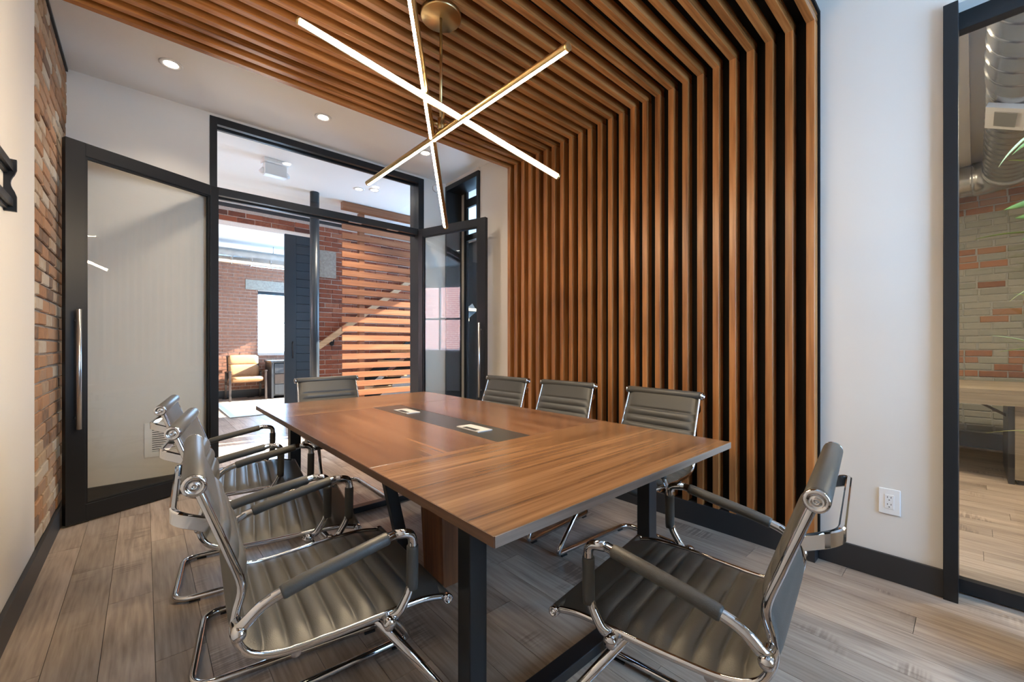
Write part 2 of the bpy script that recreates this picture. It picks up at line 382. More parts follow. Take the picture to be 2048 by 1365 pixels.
# ------------------------------------------------------------------ ceiling and walls
struct('ceiling', B(XL - 0.2, 2.83, YR - 0.15, YB + 0.14, ZC, ZC + 0.12), 'ceiling_paint', 'white painted ceiling of the meeting room')
_hc = MB(); _hc.box(-3.15, 4.75, YB + 0.14, Y3 + 0.2, ZC, ZC + 0.12); _hc.box(2.83, 4.75, 3.42, YB + 0.14, ZC, ZC + 0.12)
struct('ceiling_hall', _hc, 'ceiling_paint', 'white painted ceiling of the hall and far room')
struct('ceiling_side_room', B(2.83, 7.22, -3.15, 3.42, ZC, ZC + 0.12), 'ceiling_paint', 'white painted ceiling of the neighbouring room')
BY = 3.13                                                           # brick of the left wall begins here
struct('wall_left', B(XL - 0.2, XL, YR, BY, 0, ZC), 'wall_paint', 'white painted drywall beside the brick')
def brick_set(parent, mats, origin, ud, nd, u0, u1, z0, z1, bl, bh, joint, proud, holes=(), pick=None, start=0, name='brick', header=0.12):
    """single bricks on the plane origin + ud*u, proud along nd; holes are (u0,u1,z0,z1)"""
    o = Vector(origin); u = Vector(ud); n = Vector(nd); rows = int((z1 - z0) / (bh + joint) + 0.5); cnt = 0
    cache = {}
    for r in range(rows):
        za = z0 + r * (bh + joint)
        x = u0 - ((r + start) % 2) * (bl + joint) / 2 - random.random() * 0.02
        while x < u1 - 0.01:
            L0 = bl if random.random() > header else bl * 0.47
            xa, xb = max(x, u0), min(x + L0, u1)
            x += L0 + joint
            if xb - xa < 0.03: continue
            cm, cz = (xa + xb) / 2, za + bh / 2
            if any(a - 0.01 < cm < b + 0.01 and c < cz < d for a, b, c, d in holes): continue
            mt = pick(cm, cz) if pick else random.choice(mats)
            ln = round((xb - xa) / 0.02) * 0.02; v = random.randint(0, 3)
            key = (ln, v, mt)
            if key not in cache:
                w = ln; rs = random.Random(v * 31 + int(ln * 1000))
                j = lambda a: (rs.random() - 0.5) * a
                f = [(-w / 2 + j(.008), 0, -bh / 2 + j(.006)), (w / 2 + j(.008), 0, -bh / 2 + j(.006)), (w / 2 + j(.008), 0, bh / 2 + j(.006)), (-w / 2 + j(.008), 0, bh / 2 + j(.006))]
                d = proud + j(.004); c = 0.005
                g = [(p[0] * (1 - c / w * 2), d, p[2] * (1 - c / bh * 2)) for p in f]
                mb = MB().add([(p[0], -0.012, p[2]) for p in f] + [(p[0], d * 0.6, p[2]) for p in f] + g,
                              [(0, 1, 5, 4), (1, 2, 6, 5), (2, 3, 7, 6), (3, 0, 4, 7), (4, 5, 9, 8), (5, 6, 10, 9), (6, 7, 11, 10), (7, 4, 8, 11), (8, 9, 10, 11)])
                cache[key] = mb.mesh('brick', mt)
            b = link(name, cache[key], parent)
            m = Matrix((( u.x, n.x, 0, 0), (u.y, n.y, 0, 0), (0, 0, 1, 0), (0, 0, 0, 1)))
            p = o + u * cm; b.matrix_local = Matrix.Translation((p.x, p.y, cz)) @ m
            b.location += Vector(((random.random() - .5) * 0.004 * n.x, (random.random() - .5) * 0.004 * n.y, 0)); cnt += 1
    return cnt
wlb = struct('wall_left_brick', B(XL - 0.2, XL - 0.008, BY, YB + 0.1, 0, ZC), 'mortar', 'old exposed brick stretch of the left wall')
brick_set(wlb, ['brick_old'], (XL - 0.008, 0, 0), (0, 1, 0), (1, 0, 0), BY, YB + 0.02, 0.13, ZC - 0.02, 0.205, 0.064, 0.011, 0.012)
# baseboards
def baseboard(name, mb, label): return struct(name, mb, 'black_base', label, bevel=0.002)
baseboard('baseboard_left', B(XL, XL + 0.018, YR, YB, 0, 0.125), 'black baseboard along the left wall')
struct('trim_1', B(XL - 0.01, XL + 0.012, BY, YB, ZC - 0.02, ZC), 'black_base', 'thin black strip at the head of the brick')
# glazed partition wall at the end of the room
OX0, OX1 = 0.405, 2.40
wb = MB(); wb.box(XL - 0.2, OX0, YB, YB + 0.14, 0, ZC); wb.box(OX1, XR + 0.02, YB, YB + 0.14, 0, ZC); wb.box(OX0, OX1, YB, YB + 0.14, 3.055, ZC)
struct('wall_back', wb, 'wall_paint', 'white end wall around the glazed double doors')
baseboard('baseboard_back', B(XL + 0.018, OX0, YB - 0.016, YB, 0, 0.125), 'black baseboard behind the open glass door')
# right wall: slatted stretch, corner glazing, sliding door at the near end
wr = MB(); wr.box(XR, XR + 0.11, 0.09, 3.565, 0, ZC); wr.box(XR - 0.02, XR + 0.19, 3.565, YB, 3.04, ZC)
wr.box(XR, XR + 0.11, YR, 0.09, 2.68, ZC); wr.box(XR, XR + 0.11, YR, -1.32, 0, 2.68)
struct('wall_right', wr, 'wall_paint', 'white right wall with an outlet')
baseboard('baseboard_right', B(XR - 0.016, XR, 0.09, 0.555, 0, 0.125), 'black baseboard under the white wall')
baseboard('baseboard_slats', B(2.632, XR, 0.556, 3.03, 0, 0.135), 'deep black baseboard under the wooden slats')
baseboard('baseboard_right_end', B(XR - 0.016, XR, 3.03, 3.565, 0, 0.125), 'black baseboard beside the corner glazing')
# wall behind the viewer with a daylight window
rw = MB(); rw.box(XL - 0.2, 1.2, YR - 0.15, YR, 0, ZC); rw.box(2.5, XR + 0.11, YR - 0.15, YR, 0, ZC)
rw.box(1.2, 2.5, YR - 0.15, YR, 0, 0.75); rw.box(1.2, 2.5, YR - 0.15, YR, 2.45, ZC)
struct('wall_rear', rw, 'wall_paint', 'white wall with the daylight window')
def window(name, label, plane, a0, a1, z0, z1, pos, mullions=1, bars=1, mat='black_metal', w=0.05, d=0.06):
    """plane 'y': spans x at y=pos; plane 'x': spans y at x=pos"""
    g = sgroup(name, label)
    def bx(p0, p1, q0, q1, k=0.0):
        return B(p0, p1, pos - d / 2 - k, pos + d / 2 + k, q0, q1) if plane == 'y' else B(pos - d / 2 - k, pos + d / 2 + k, p0, p1, q0, q1)
    obj('stile', bx(a0, a0 + w, z0, z1), mat, g); obj('stile', bx(a1 - w, a1, z0, z1), mat, g)
    obj('rail', bx(a0 + w, a1 - w, z0, z0 + w), mat, g); obj('rail', bx(a0 + w, a1 - w, z1 - w, z1), mat, g)
    for i in range(mullions):
        c = a0 + (a1 - a0) * (i + 1) / (mullions + 1); obj('mullion', bx(c - w * .35, c + w * .35, z0 + w, z1 - w), mat, g)
    for i in range(bars):
        c = z0 + (z1 - z0) * (i + 1) / (bars + 1); obj('glazing_bar', bx(a0 + w, a1 - w, c - w * .4, c + w * .4, 0.004), mat, g)
    pane = B(a0 + w * .5, a1 - w * .5, pos - 0.003, pos + 0.003, z0 + w * .5, z1 - w * .5) if plane == 'y' else B(pos - 0.003, pos + 0.003, a0 + w * .5, a1 - w * .5, z0 + w * .5, z1 - w * .5)
    obj('pane', pane, 'clear_glass', g)
    return g
window('window_3', 'wide daylight window in the wall opposite the glass doors', 'y', 1.2, 2.5, 0.75, 2.45, YR - 0.08, 1, 1)

# ------------------------------------------------------------------ door frame and transom of the glazed partition
fr = sgroup('door_frame_1', 'black metal frame of the double doors with transom')
fr.name = 'trim_2'
for x0, x1 in ((OX0, OX0 + 0.05), (OX1 - 0.07, OX1)):
    obj('jamb', B(x0, x1, YB - 0.012, YB + 0.19, 0, 3.055), 'black_metal', fr, bevel=0.002)
obj('head_rail', B(OX0 + 0.05, OX1 - 0.07, YB - 0.012, YB + 0.03, 2.995, 3.055), 'black_metal', fr)
obj('head_rail', B(OX0 + 0.05, OX1 - 0.07, YB + 0.07, YB + 0.10, 2.985, 3.02), 'black_metal', fr)
obj('transom_rail', B(OX0 + 0.05, OX1 - 0.07, YB - 0.012, YB + 0.03, 2.405, 2.47), 'black_metal', fr)
obj('transom_rail', B(OX0 + 0.05, OX1 - 0.07, YB + 0.07, YB + 0.10, 2.395, 2.43), 'black_metal', fr)
obj('door_stop', B(OX0 + 0.05, OX1 - 0.07, YB + 0.03, YB + 0.07, 2.455, 2.47), 'steel', fr)
for x in (1.55, 1.96):
    obj('catch_plate', B(x, x + 0.13, YB - 0.005, YB + 0.022, 2.400, 2.405), 'steel', fr)
tr = sgroup('window_1', 'glass transom above the double doors')
obj('pane', B(OX0 + 0.05, OX1 - 0.07, YB + 0.045, YB + 0.052, 2.47, 3.05), 'clear_glass', tr)
# hinged leaves, local +x from the hinge to the free edge
def leaf(name, label, hinge, ang, width, hside, z1=2.455):
    g = sgroup(name, label, (hinge[0], hinge[1], 0), ang)
    t = 0.022; z0 = 0.012
    obj('stile', B(0, 0.065, -t, t, z0, z1), 'black_metal', g, bevel=0.0015)
    obj('stile', B(width - 0.095, width, -t, t, z0, z1), 'black_metal', g, bevel=0.0015)
    obj('rail', B(0.065, width - 0.095, -t, t, z0, z0 + 0.105), 'black_metal', g, bevel=0.0015)
    obj('rail', B(0.065, width - 0.095, -t, t, z1 - 0.085, z1), 'black_metal', g, bevel=0.0015)
    for q in (-1, 1):
        bd = MB()
        for a in ((0.065, 0.078, z0 + 0.105, z1 - 0.085), (width - 0.108, width - 0.095, z0 + 0.105, z1 - 0.085)): bd.box(a[0], a[1], q * 0.010 - 0.004, q * 0.010 + 0.004, a[2], a[3])
        for a in ((z0 + 0.105, z0 + 0.117), (z1 - 0.097, z1 - 0.085)): bd.box(0.078, width - 0.108, q * 0.010 - 0.004, q * 0.010 + 0.004, a[0], a[1])
        obj('glazing_bead', bd, 'black_metal', g)
    obj('pane', B(0.066, width - 0.096, -0.003, 0.003, z0 + 0.106, z1 - 0.086), 'clear_glass', g)
    for s in (-1, 1):
        hy = s * 0.062; hx = width - 0.048
        h = obj('handle', MB().tube([(hx, hy, 0.615), (hx, hy, 1.375)], 0.0125, 14), 'steel', g)
        for z in (0.685, 1.305): obj('standoff', MB().tube([(hx, s * t, z), (hx, hy, z)], 0.008, 10), 'steel', h)
    return g
leaf('door_1', 'black framed glass door swung open before the white wall by the brick', (0.452, 4.195), PI + math.radians(25.6), 0.92, 1)
leaf('door_2', 'black framed glass door swung open toward the slatted wall', (2.335, 4.195), -math.radians(72.5), 0.92, -1)
# corner glazing in the right wall
w2 = sgroup('window_2', 'tall black framed corner glazing beside the open door')
obj('jamb', B(XR - 0.028, XR + 0.19, YB - 0.03, YB, 0, 3.04), 'black_metal', w2)
obj('jamb', B(XR - 0.028, XR + 0.19, 3.565, 3.60, 0, 3.04), 'black_metal', w2)
obj('head_rail', B(XR - 0.028, XR + 0.19, 3.60, YB - 0.03, 2.985, 3.04), 'black_metal', w2)
obj('return_post', B(XR + 0.19, XR + 0.21, 4.125, YB, 0, 3.04), 'wall_paint', w2)
obj('stile', B(XR + 0.18, XR + 0.21, 4.07, 4.125, 0, 3.04), 'black_metal', w2)
obj('transom_rail', B(XR + 0.18, XR + 0.21, 3.60, 4.07, 2.80, 2.90), 'black_metal', w2)
obj('transom_rail', B(XR + 0.18, XR + 0.21, 3.60, 4.07, 2.40, 2.47), 'black_metal', w2)
obj('pane', B(XR + 0.192, XR + 0.198, 3.60, 4.07, 0.02, 2.985), 'clear_glass', w2)

# ------------------------------------------------------------------ wooden slats over ceiling and wall
sl = thing('slat_feature', 'walnut slats running across the ceiling and down the right wall', 'slat panel', (XR, 1.8, 0))
SX, SZ = 2.640, 2.868       # front of wall slats, underside of ceiling slats
iv = Matrix.Translation((-XR, -1.8, 0))
def sub(mb): mb.v = [tuple(iv @ Vector(p)) for p in mb.v]; return mb
obj('backing_board', sub(B(2.703, XR, 0.55, 3.025, 0.12, 2.935)), 'black_board', sl)
obj('backing_board', sub(B(XL + 0.005, XR, 0.55, 3.025, 2.931, 2.95)), 'black_board', sl)
ws = B(-0.0325, 0.0325, -0.0185, 0.0185, 0.128 - 1.5, SZ + 0.004 - 1.5).mesh('slat', 'walnut')
cs = B(XL - 1.14 + 0.004, 2.700 - 1.14, -0.0185, 0.0185, -0.0315, 0.0315).mesh('slat', 'walnut_x')
for i in range(26):
    y = 0.578 + i * 0.0971
    for me, loc in ((ws, (SX + 0.0325 - XR, y - 1.8, 1.5)), (cs, (1.14 - XR, y - 1.8, SZ + 0.0315))):
        o = link('slat', me, sl, loc)
        b = o.modifiers.new('bevel', 'BEVEL'); b.width = 0.0012; b.segments = 1

# ------------------------------------------------------------------ sliding glass door at the near right
sd = sgroup('door_3', 'black framed sliding glass door to the room with the brick wall')
obj('jamb', B(XR - 0.03, XR + 0.14, 0.045, 0.092, 0, 2.68), 'black_metal', sd, bevel=0.002)
obj('rail', B(2.81, 2.85, -1.28, 0.045, 0.008, 0.068), 'black_metal', sd)
obj('rail', B(2.80, 2.86, -1.28, 0.045, 2.60, 2.68), 'black_metal', sd)
obj('stile', B(2.81, 2.85, -1.32, -1.28, 0, 2.68), 'black_metal', sd)
obj('pane', B(2.827, 2.833, -1.28, 0.045, 0.06, 2.62), 'clear_glass', sd)

# ------------------------------------------------------------------ hall beyond the doors
hall = MB()
hall.box(-3.15, -3.0, 4.36, 4.45, 0, ZC); hall.box(-3.15, -3.0, 5.25, 5.45, 0, ZC); hall.box(-3.15, -3.0, 4.45, 5.25, 0, 0.45); hall.box(-3.15, -3.0, 4.45, 5.25, 2.65, ZC); hall.box(-3.15, -3.0, 7.05, 7.2, 0, ZC)
hall.box(-3.15, -3.0, 5.45, 7.05, 0, 0.95); hall.box(-3.15, -3.0, 5.45, 7.05, 2.65, ZC)
struct('wall_hall_left', hall, 'wall_paint', 'white hall wall with a window onto a brick building')
struct('wall_hall_front', B(-3.15, XL - 0.2, YB, YB + 0.14, 0, ZC), 'wall_paint', 'white hall wall beside the glazed partition')
_hr = MB(); _hr.box(4.6, 4.75, 3.40, 4.45, 0, ZC); _hr.box(4.6, 4.75, 5.95, Y2, 0, ZC); _hr.box(4.6, 4.75, 4.45, 5.95, 0, 0.75); _hr.box(4.6, 4.75, 4.45, 5.95, 2.75, ZC)
struct('wall_hall_right', _hr, 'navy_black', 'dark wall at the end of the hall with an added sunny window')
window('added_sun_window', 'added unseen sunny window at the dark end of the hall', 'x', 4.45, 5.95, 0.75, 2.75, 4.68, 1, 0, 'black_metal', 0.045)  # unseen window added to let the sun patch onto the hall floor
struct('wall_hall_side', B(XR + 0.11, 4.75, 3.42, 3.56, 0, ZC), 'wall_paint', 'white hall wall behind the corner glazing')
window('window_4', 'sash window of the hall onto a brick building', 'x', 5.45, 7.05, 0.95, 2.65, -3.06, 1, 1, 'white_plastic', 0.055)
window('fill_window', 'added unseen narrow window lighting the hall beside the partition', 'x', 4.45, 5.25, 0.45, 2.65, -3.06, 0, 1, 'white_plastic', 0.05)  # unseen window added to bring more daylight into the hall
nb = thing('brick_building', 'sunlit red brick building outside the hall window', 'building', (-7.6, 7.0, 0))
obj('facade', B(-0.3, 0, -6, 8, -3, 3.7), 'exterior_brick', nb)
for y in (3.2, 6.4):
    w_ = obj('window', B(-0.02, 0.03, y - 0.5, y + 0.5, 0.4, 1.9), 'white_plastic', nb); obj('pane', B(0.03, 0.035, y - 0.44, y + 0.44, 0.46, 1.84), 'dark_slot', w_)
# brick wall of the hall with a wide opening
HO0, HO1, HOZ = 0.10, 2.02, 2.842
hb = MB(); hb.box(-3.15, HO0, Y2, Y2 + 0.26, 0, ZC); hb.box(HO1, 4.75, Y2, Y2 + 0.26, 0, ZC); hb.box(HO0, HO1, Y2, Y2 + 0.26, HOZ, ZC)
whb = struct('wall_hall_brick', hb, 'mortar_pink', 'red brick wall of the hall with a wide opening')
brick_set(whb, ['brick_red'], (0, Y2, 0), (1, 0, 0), (0, -1, 0), HO1 + 0.004, 3.75, 0.62, ZC - 0.05, 0.197, 0.064, 0.0105, 0.010)
brick_set(whb, ['brick_red'], (0, Y2, 0), (1, 0, 0), (0, -1, 0), 0.55, HO1, HOZ + 0.006, ZC - 0.05, 0.197, 0.064, 0.0105, 0.010)
struct('trim_3', B(0.1, 3.9, Y2 - 0.03, Y2, ZC - 0.045, ZC), 'black_base', 'dark strip between the hall brick and the ceiling')
cn = obj('concrete_patch', B(2.03, 2.28, Y2 - 0.022, Y2 + 0.01, 2.20, 2.62), 'concrete', whb, bevel=0.004)
# steel column
sc_ = thing('steel_column', 'black round steel column standing in the hall before the brick wall', 'column', (1.61, 5.56, 0))
obj('shaft', MB().tube([(0, 0, 0.012), (0, 0, ZC)], 0.054, 24), 'navy_black', sc_)
for z in (0,): obj('plate', B(-0.085, 0.085, -0.085, 0.085, z, z + 0.012), 'navy_black', sc_)
# barn door of dark boards
bd = thing('barn_door', 'dark sliding barn door of horizontal boards at the brick opening', 'door', (1.53, Y2 - 0.085, 0))
BW = 0.45
BZ = 2.775
obj('stile', B(0, 0.15, 0, 0.045, 0.02, BZ), 'navy_black', bd, bevel=0.002)
obj('rail', B(0.15, BW, 0, 0.045, BZ - 0.13, BZ), 'navy_black', bd, bevel=0.002)
z = 0.03
bm_ = B(0.15, BW, 0.012, 0.038, 0, 0.1235).mesh('board', 'navy_black')
while z < BZ - 0.14:
    o = link('board', bm_, bd, (0, 0, z)); m_ = o.modifiers.new('bevel', 'BEVEL'); m_.width = 0.005; m_.segments = 1; z += 0.1235
obj('pull', MB().tube([(0.10, -0.03, 0.95), (0.10, -0.03, 1.2)], 0.008, 8).tube([(0.10, 0.0, 0.97), (0.10, -0.03, 0.97)], 0.006, 8).tube([(0.10, 0.0, 1.18), (0.10, -0.03, 1.18)], 0.006, 8), 'black_metal', bd)
# stair screen
ss = thing('slat_screen', 'reddish wood screen of horizontal slats beside the stairs', 'screen', (1.98, 5.65, 0))
obj('top_rail', B(0, 1.55, -0.045, 0.045, ZC - 0.105, ZC - 0.005), 'screen_wood', ss, bevel=0.003)
for x in (0.24, 1.30): obj('post', B(x, x + 0.075, 0.012, 0.085, 0, ZC - 0.105), 'screen_wood', ss, bevel=0.003)
sm = B(0, 1.55, -0.011, 0.011, 0, 0.076).mesh('slat', 'screen_wood')
for k in range(21):
    o = link('slat', sm, ss, (0, 0, 0.20 + k * 0.1255)); m_ = o.modifiers.new('bevel', 'BEVEL'); m_.width = 0.002; m_.segments = 1
# stairs behind the screen
st = thing('staircase', 'open staircase with pale wood treads behind the slat screen', 'stairs', (2.45, 6.25, 0))
tm = B(0, 0.30, -0.46, 0.46, -0.045, 0).mesh('tread', 'pale_wood')
for k in range(10):
    link('tread', tm, st, (-0.45 + k * 0.235, 0, 0.18 + k * 0.178))
for y in (-0.36, 0.36):
    obj('stringer', MB().bar((-0.42, y, 0.06), (1.9, y, 1.81), 0.05, 0.16), 'black_metal', st)
hr = thing('handrail', 'pale wood handrail climbing along the hall brick wall', 'handrail', (2.0, Y2 - 0.10, 1.12))
obj('rail', MB().bar((-0.02, 0, -0.01), (1.75, 0, 1.33), 0.05, 0.085), 'pale_wood', hr, bevel=0.004)
for x in (0.215, 1.3):
    obj('bracket', MB().lathe([(0.034, 0), (0.034, 0.012), (0.02, 0.02)], 16, Matrix.Translation((x, 0.092, x * 0.757 - 0.115)) @ Matrix.Rotation(PI / 2, 4, 'X')).tube([(x, 0.08, x * 0.757 - 0.115), (x, 0.01, x * 0.757 - 0.105), (x, 0, x * 0.757 - 0.05)], 0.009, 8), 'black_metal', hr)
# emergency light
em = thing('emergency_light', 'white twin head emergency light on the hall ceiling', 'lamp', (1.03, 4.93, ZC), 0.05)
obj('base', B(-0.12, 0.12, -0.10, 0.05, -0.035, 0), 'white_plastic', em, bevel=0.006)
obj('housing', B(-0.105, 0.105, -0.06, 0.03, -0.155, -0.035), 'white_plastic', em, bevel=0.006)
for s in (-1, 1): obj('lamp_head', MB().lathe([(0.030, 0), (0.034, 0.03), (0.022, 0.055)], 16, Matrix.Translation((s * 0.13, 0.0, -0.10)) @ Matrix.Rotation(s * 0.9, 4, 'Y') @ Matrix.Rotation(PI, 4, 'X')), 'white_plastic', em)

# ------------------------------------------------------------------ recessed downlights
def downlight(loc, label, group, power):
    d = thing('downlight', label, 'ceiling light', loc, 0, group)
    obj('trim_ring', MB().lathe([(0.066, 0.0), (0.066, -0.005), (0.060, -0.008), (0.042, -0.006), (0.040, 0.0)], 28), 'white_plastic', d)
    obj('lens', MB().lathe([(0.0, -0.0035), (0.040, -0.0035), (0.040, 0.0)], 24, smooth=False), 'lamp_lens', d)
    L_ = bpy.data.lights.new('downlight_beam', 'SPOT'); L_.energy = power; L_.spot_size = math.radians(115); L_.spot_blend = 0.8; L_.color = (1, 0.86, 0.68); L_.shadow_soft_size = 0.04
    q = bpy.data.objects.new('downlight_beam', L_); COL.objects.link(q); q.parent = d; q.location = (0, 0, -0.02)
for k, x in enumerate((0.137, 1.131, 2.109)):
    downlight((x, 3.67, ZC), ['recessed downlight in the white ceiling beside the exposed brick', 'recessed downlight in the white ceiling above the double doors', 'recessed downlight in the white ceiling beside the corner glazing'][k], 'downlights along the end of the room', 26)
for k, (x, y) in enumerate(((1.984, 5.069), (2.14, 4.97))):
    downlight((x, y, ZC), ['recessed hall downlight beside the wood stair screen', 'smaller hall downlight next to its neighbour by the screen'][k], 'hall downlights', 75)
for x, lab in ((0.35, 'added unseen hall downlight near the glazed partition end'), (-1.3, 'added unseen hall downlight near the hall window'), (3.5, 'added unseen hall downlight near the dark end wall')):  # extra downlights out of view, added to brighten the hall
    downlight((x, 5.1, ZC), lab, 'hall downlights', 75)
dt = thing('smoke_detector', 'small white round detector on the wall by the corner glazing', 'detector', (2.56, YB, 2.99))
obj('body', MB().lathe([(0.045, 0), (0.045, 0.02), (0.03, 0.035), (0.0, 0.036)], 20, Matrix.Rotation(PI / 2, 4, 'X')), 'white_plastic', dt)
obj('button', MB().lathe([(0.010, 0.034), (0.009, 0.040), (0.0, 0.040)], 12, Matrix.Rotation(PI / 2, 4, 'X')), 'silver_plastic', dt)

# ------------------------------------------------------------------ far room
fw = MB()
WX0, WX1, WZ0, WZ1 = 1.90, 3.0, 0.96, 2.36
fw.box(-1.2, WX0, Y3, Y3 + 0.2, 0, ZC); fw.box(WX1, 4.65, Y3, Y3 + 0.2, 0, ZC); fw.box(WX0, WX1, Y3, Y3 + 0.2, 0, WZ0); fw.box(WX0, WX1, Y3, Y3 + 0.2, WZ1, ZC)
wfb = struct('wall_far_brick', fw, 'mortar_pink', 'sunny red brick wall of the far room')
fb = MB()
for r in range(40):
    za = 0.10 + r * 0.0745; x = 0.4 - (r % 2) * 0.105
    while x < 3.9:
        a, b_ = x, x + 0.2 + random.random() * 0.006; x += 0.211
        c = (a + b_) / 2
        if WZ0 - 0.05 < za < WZ1:
            if a < WX0 < b_: b_ = WX0
            elif a < WX1 < b_: a = WX1
            elif WX0 <= a and b_ <= WX1: continue
            if b_ - a < 0.02: continue
        dd = 0.006 + random.random() * 0.006
        fb.box(a, b_, Y3 - dd, Y3 + 0.004, za, za + 0.063)
tag(obj('brickwork', fb, 'brick_far', wfb), kind='stuff')
obj('concrete_lintel', B(1.66, 3.2, Y3 - 0.02, Y3 + 0.02, WZ1 + 0.015, WZ1 + 0.24), 'concrete', wfb, bevel=0.01)
baseboard('baseboard_far', B(-1.2, 4.5, Y3 - 0.03, Y3, 0, 0.16), 'black baseboard of the far room')
window('window_5', 'bright sash window in the far brick wall', 'y', WX0, WX1, WZ0, WZ1, Y3 + 0.12, 0, 1, 'white_plastic', 0.04)
struct('trim_4', B(WX0, WX1, Y3 + 0.02, Y3 + 0.14, WZ1 - 0.07, WZ1), 'navy_black', 'dark blind box at the head of the far window')
frr = MB(); frr.box(4.5, 4.65, Y2 + 0.26, 7.35, 0, ZC); frr.box(4.5, 4.65, 10.35, Y3, 0, ZC); frr.box(4.5, 4.65, 7.35, 10.35, 0, 0.85); frr.box(4.5, 4.65, 7.35, 10.35, 2.65, ZC)
struct('wall_far_right', frr, 'wall_paint', 'white wall of the far room with the sunny window')
struct('wall_far_left', B(-1.35, -1.2, Y2 + 0.26, Y3 + 0.2, 0, ZC), 'wall_paint', 'white left wall of the far room')
window('window_6', 'wide sunny window of the far room', 'x', 7.35, 10.35, 0.85, 2.65, 4.57, 2, 1, 'black_metal', 0.05)
def duct_mesh(a, b, r, pitch=0.11):
    a = Vector(a); b = Vector(b); n = max(2, int((b - a).length / pitch)); pts = []; rr = []
    for i in range(n):
        for t, k in ((0.0, 0), (0.035, 1), (0.07, 0), (0.105, 0), (0.965, 0)):
            pts.append(a.lerp(b, (i + t) / n)); rr.append(r + k * 0.006)
    pts.append(b); rr.append(r)
    return MB().tube(pts, lambda i: rr[i], 28, True, lambda i: rr[i])
d2 = thing('ceiling_duct', 'round metal duct hung under the far room ceiling', 'duct', (0, 9.2, 2.80))
obj('pipe', duct_mesh((-1.0, 0, 0), (2.75, 0, 0), 0.15, 0.3), 'galvanised', d2)
obj('collar', MB().tube([(2.75, 0, 0), (2.85, 0, 0)], 0.165, 28), 'galvanised', d2)
for x in (0.4, 1.9): obj('hanger', MB().tube([(x, 0, 0.15), (x, 0, 0.28)], 0.006, 6), 'galvanised', d2)
rg = thing('rug', 'pale flat rug on the far room floor', 'rug', (1.95, 8.85, 0))
obj('pile', B(-0.95, 1.3, -1.12, 0.95, 0.0, 0.012), 'rug', rg, bevel=0.004)
obj('binding', MB().tube([(-0.95, -1.12, 0.006), (1.3, -1.12, 0.006), (1.3, 0.95, 0.006), (-0.95, 0.95, 0.006)], 0.007, 6, closed=True), 'concrete', rg)
# tan armchair
ac = thing('leather_armchair', 'tan leather lounge chair with dark wood frame against the far brick', 'armchair', (1.60, 10.24, 0), 0.0)
def cushion(mb, x0, x1, prof, bulge=0.03, nx=14):
    """prof: closed (y, z) outline; puffed across x"""
    n = len(prof); cy = sum(p[0] for p in prof) / n; cz = sum(p[1] for p in prof) / n; vs_ = []
    for i in range(nx + 1):
        t = i / nx * 2 - 1; k = (1 - abs(t) ** 6) ** 0.5 * 0.22 + 0.78
        if i in (0, nx): k = 0.72
        for y, z_ in prof: vs_.append((x0 + (x1 - x0) * i / nx, cy + (y - cy) * k, cz + (z_ - cz) * k))
    fs_ = [(i * n + k, i * n + (k + 1) % n, (i + 1) * n + (k + 1) % n, (i + 1) * n + k) for i in range(nx) for k in range(n)]
    fs_ += [tuple(range(n - 1, -1, -1)), tuple(nx * n + k for k in range(n))]
    return mb.add(vs_, fs_, True)
def ell(cy, cz, a, b, ang=0.0, n=18, p=2.6):
    out = []
    for k in range(n):
        t = 2 * PI * k / n; c, s_ = math.cos(t), math.sin(t)
        y = a * abs(c) ** (2 / p) * (1 if c > 0 else -1); z_ = b * abs(s_) ** (2 / p) * (1 if s_ > 0 else -1)
        out.append((cy + y * math.cos(ang) - z_ * math.sin(ang), cz + y * math.sin(ang) + z_ * math.cos(ang)))
    return out
obj('seat_cushion', cushion(MB(), -0.29, 0.29, ell(-0.02, 0.42, 0.31, 0.062, -0.10)), 'tan_leather', ac)
obj('back_cushion', cushion(MB(), -0.275, 0.275, ell(0.235, 0.585, 0.055, 0.15, -0.22)), 'tan_leather', ac)
obj('back_cushion', cushion(MB(), -0.275, 0.275, ell(0.290, 0.815, 0.050, 0.115, -0.22)), 'tan_leather', ac)
for s in (-1, 1):
    obj('leg', MB().bar((s * 0.315, -0.30, 0), (s * 0.315, -0.27, 0.60), 0.04, 0.035, (0, 1, 0)), 'chair_wood', ac, bevel=0.004)
    obj('leg', MB().bar((s * 0.315, 0.30, 0), (s * 0.315, 0.24, 0.56), 0.04, 0.035, (0, 1, 0)), 'chair_wood', ac, bevel=0.004)
    obj('arm', MB().bar((s * 0.315, -0.31, 0.605), (s * 0.315, 0.27, 0.57), 0.05, 0.03), 'chair_wood', ac, bevel=0.006)
    obj('side_rail', MB().bar((s * 0.315, -0.27, 0.345), (s * 0.315, 0.26, 0.33), 0.025, 0.05), 'chair_wood', ac)
obj('back_frame', MB().bar((-0.30, 0.345, 0.90), (0.30, 0.345, 0.90), 0.03, 0.04).bar((-0.28, 0.26, 0.4), (-0.28, 0.35, 0.92), 0.03, 0.03, (0, 1, 0)).bar((0.28, 0.26, 0.4), (0.28, 0.35, 0.92), 0.03, 0.03, (0, 1, 0)), 'chair_wood', ac)
dk = thing('oak_desk', 'black oak desk with drawers beside the tan armchair', 'desk', (2.72, 10.22, 0))
obj('top', B(-0.72, 0.72, -0.32, 0.36, 0.77, 0.81), 'dark_oak', dk, bevel=0.003)
obj('side_panel', B(-0.70, -0.66, -0.28, 0.34, 0.0, 0.77), 'dark_oak', dk); obj('side_panel', B(0.66, 0.70, -0.28, 0.34, 0, 0.77), 'dark_oak', dk)
obj('cabinet', B(-0.66, -0.24, -0.26, 0.34, 0.06, 0.77), 'dark_oak', dk)
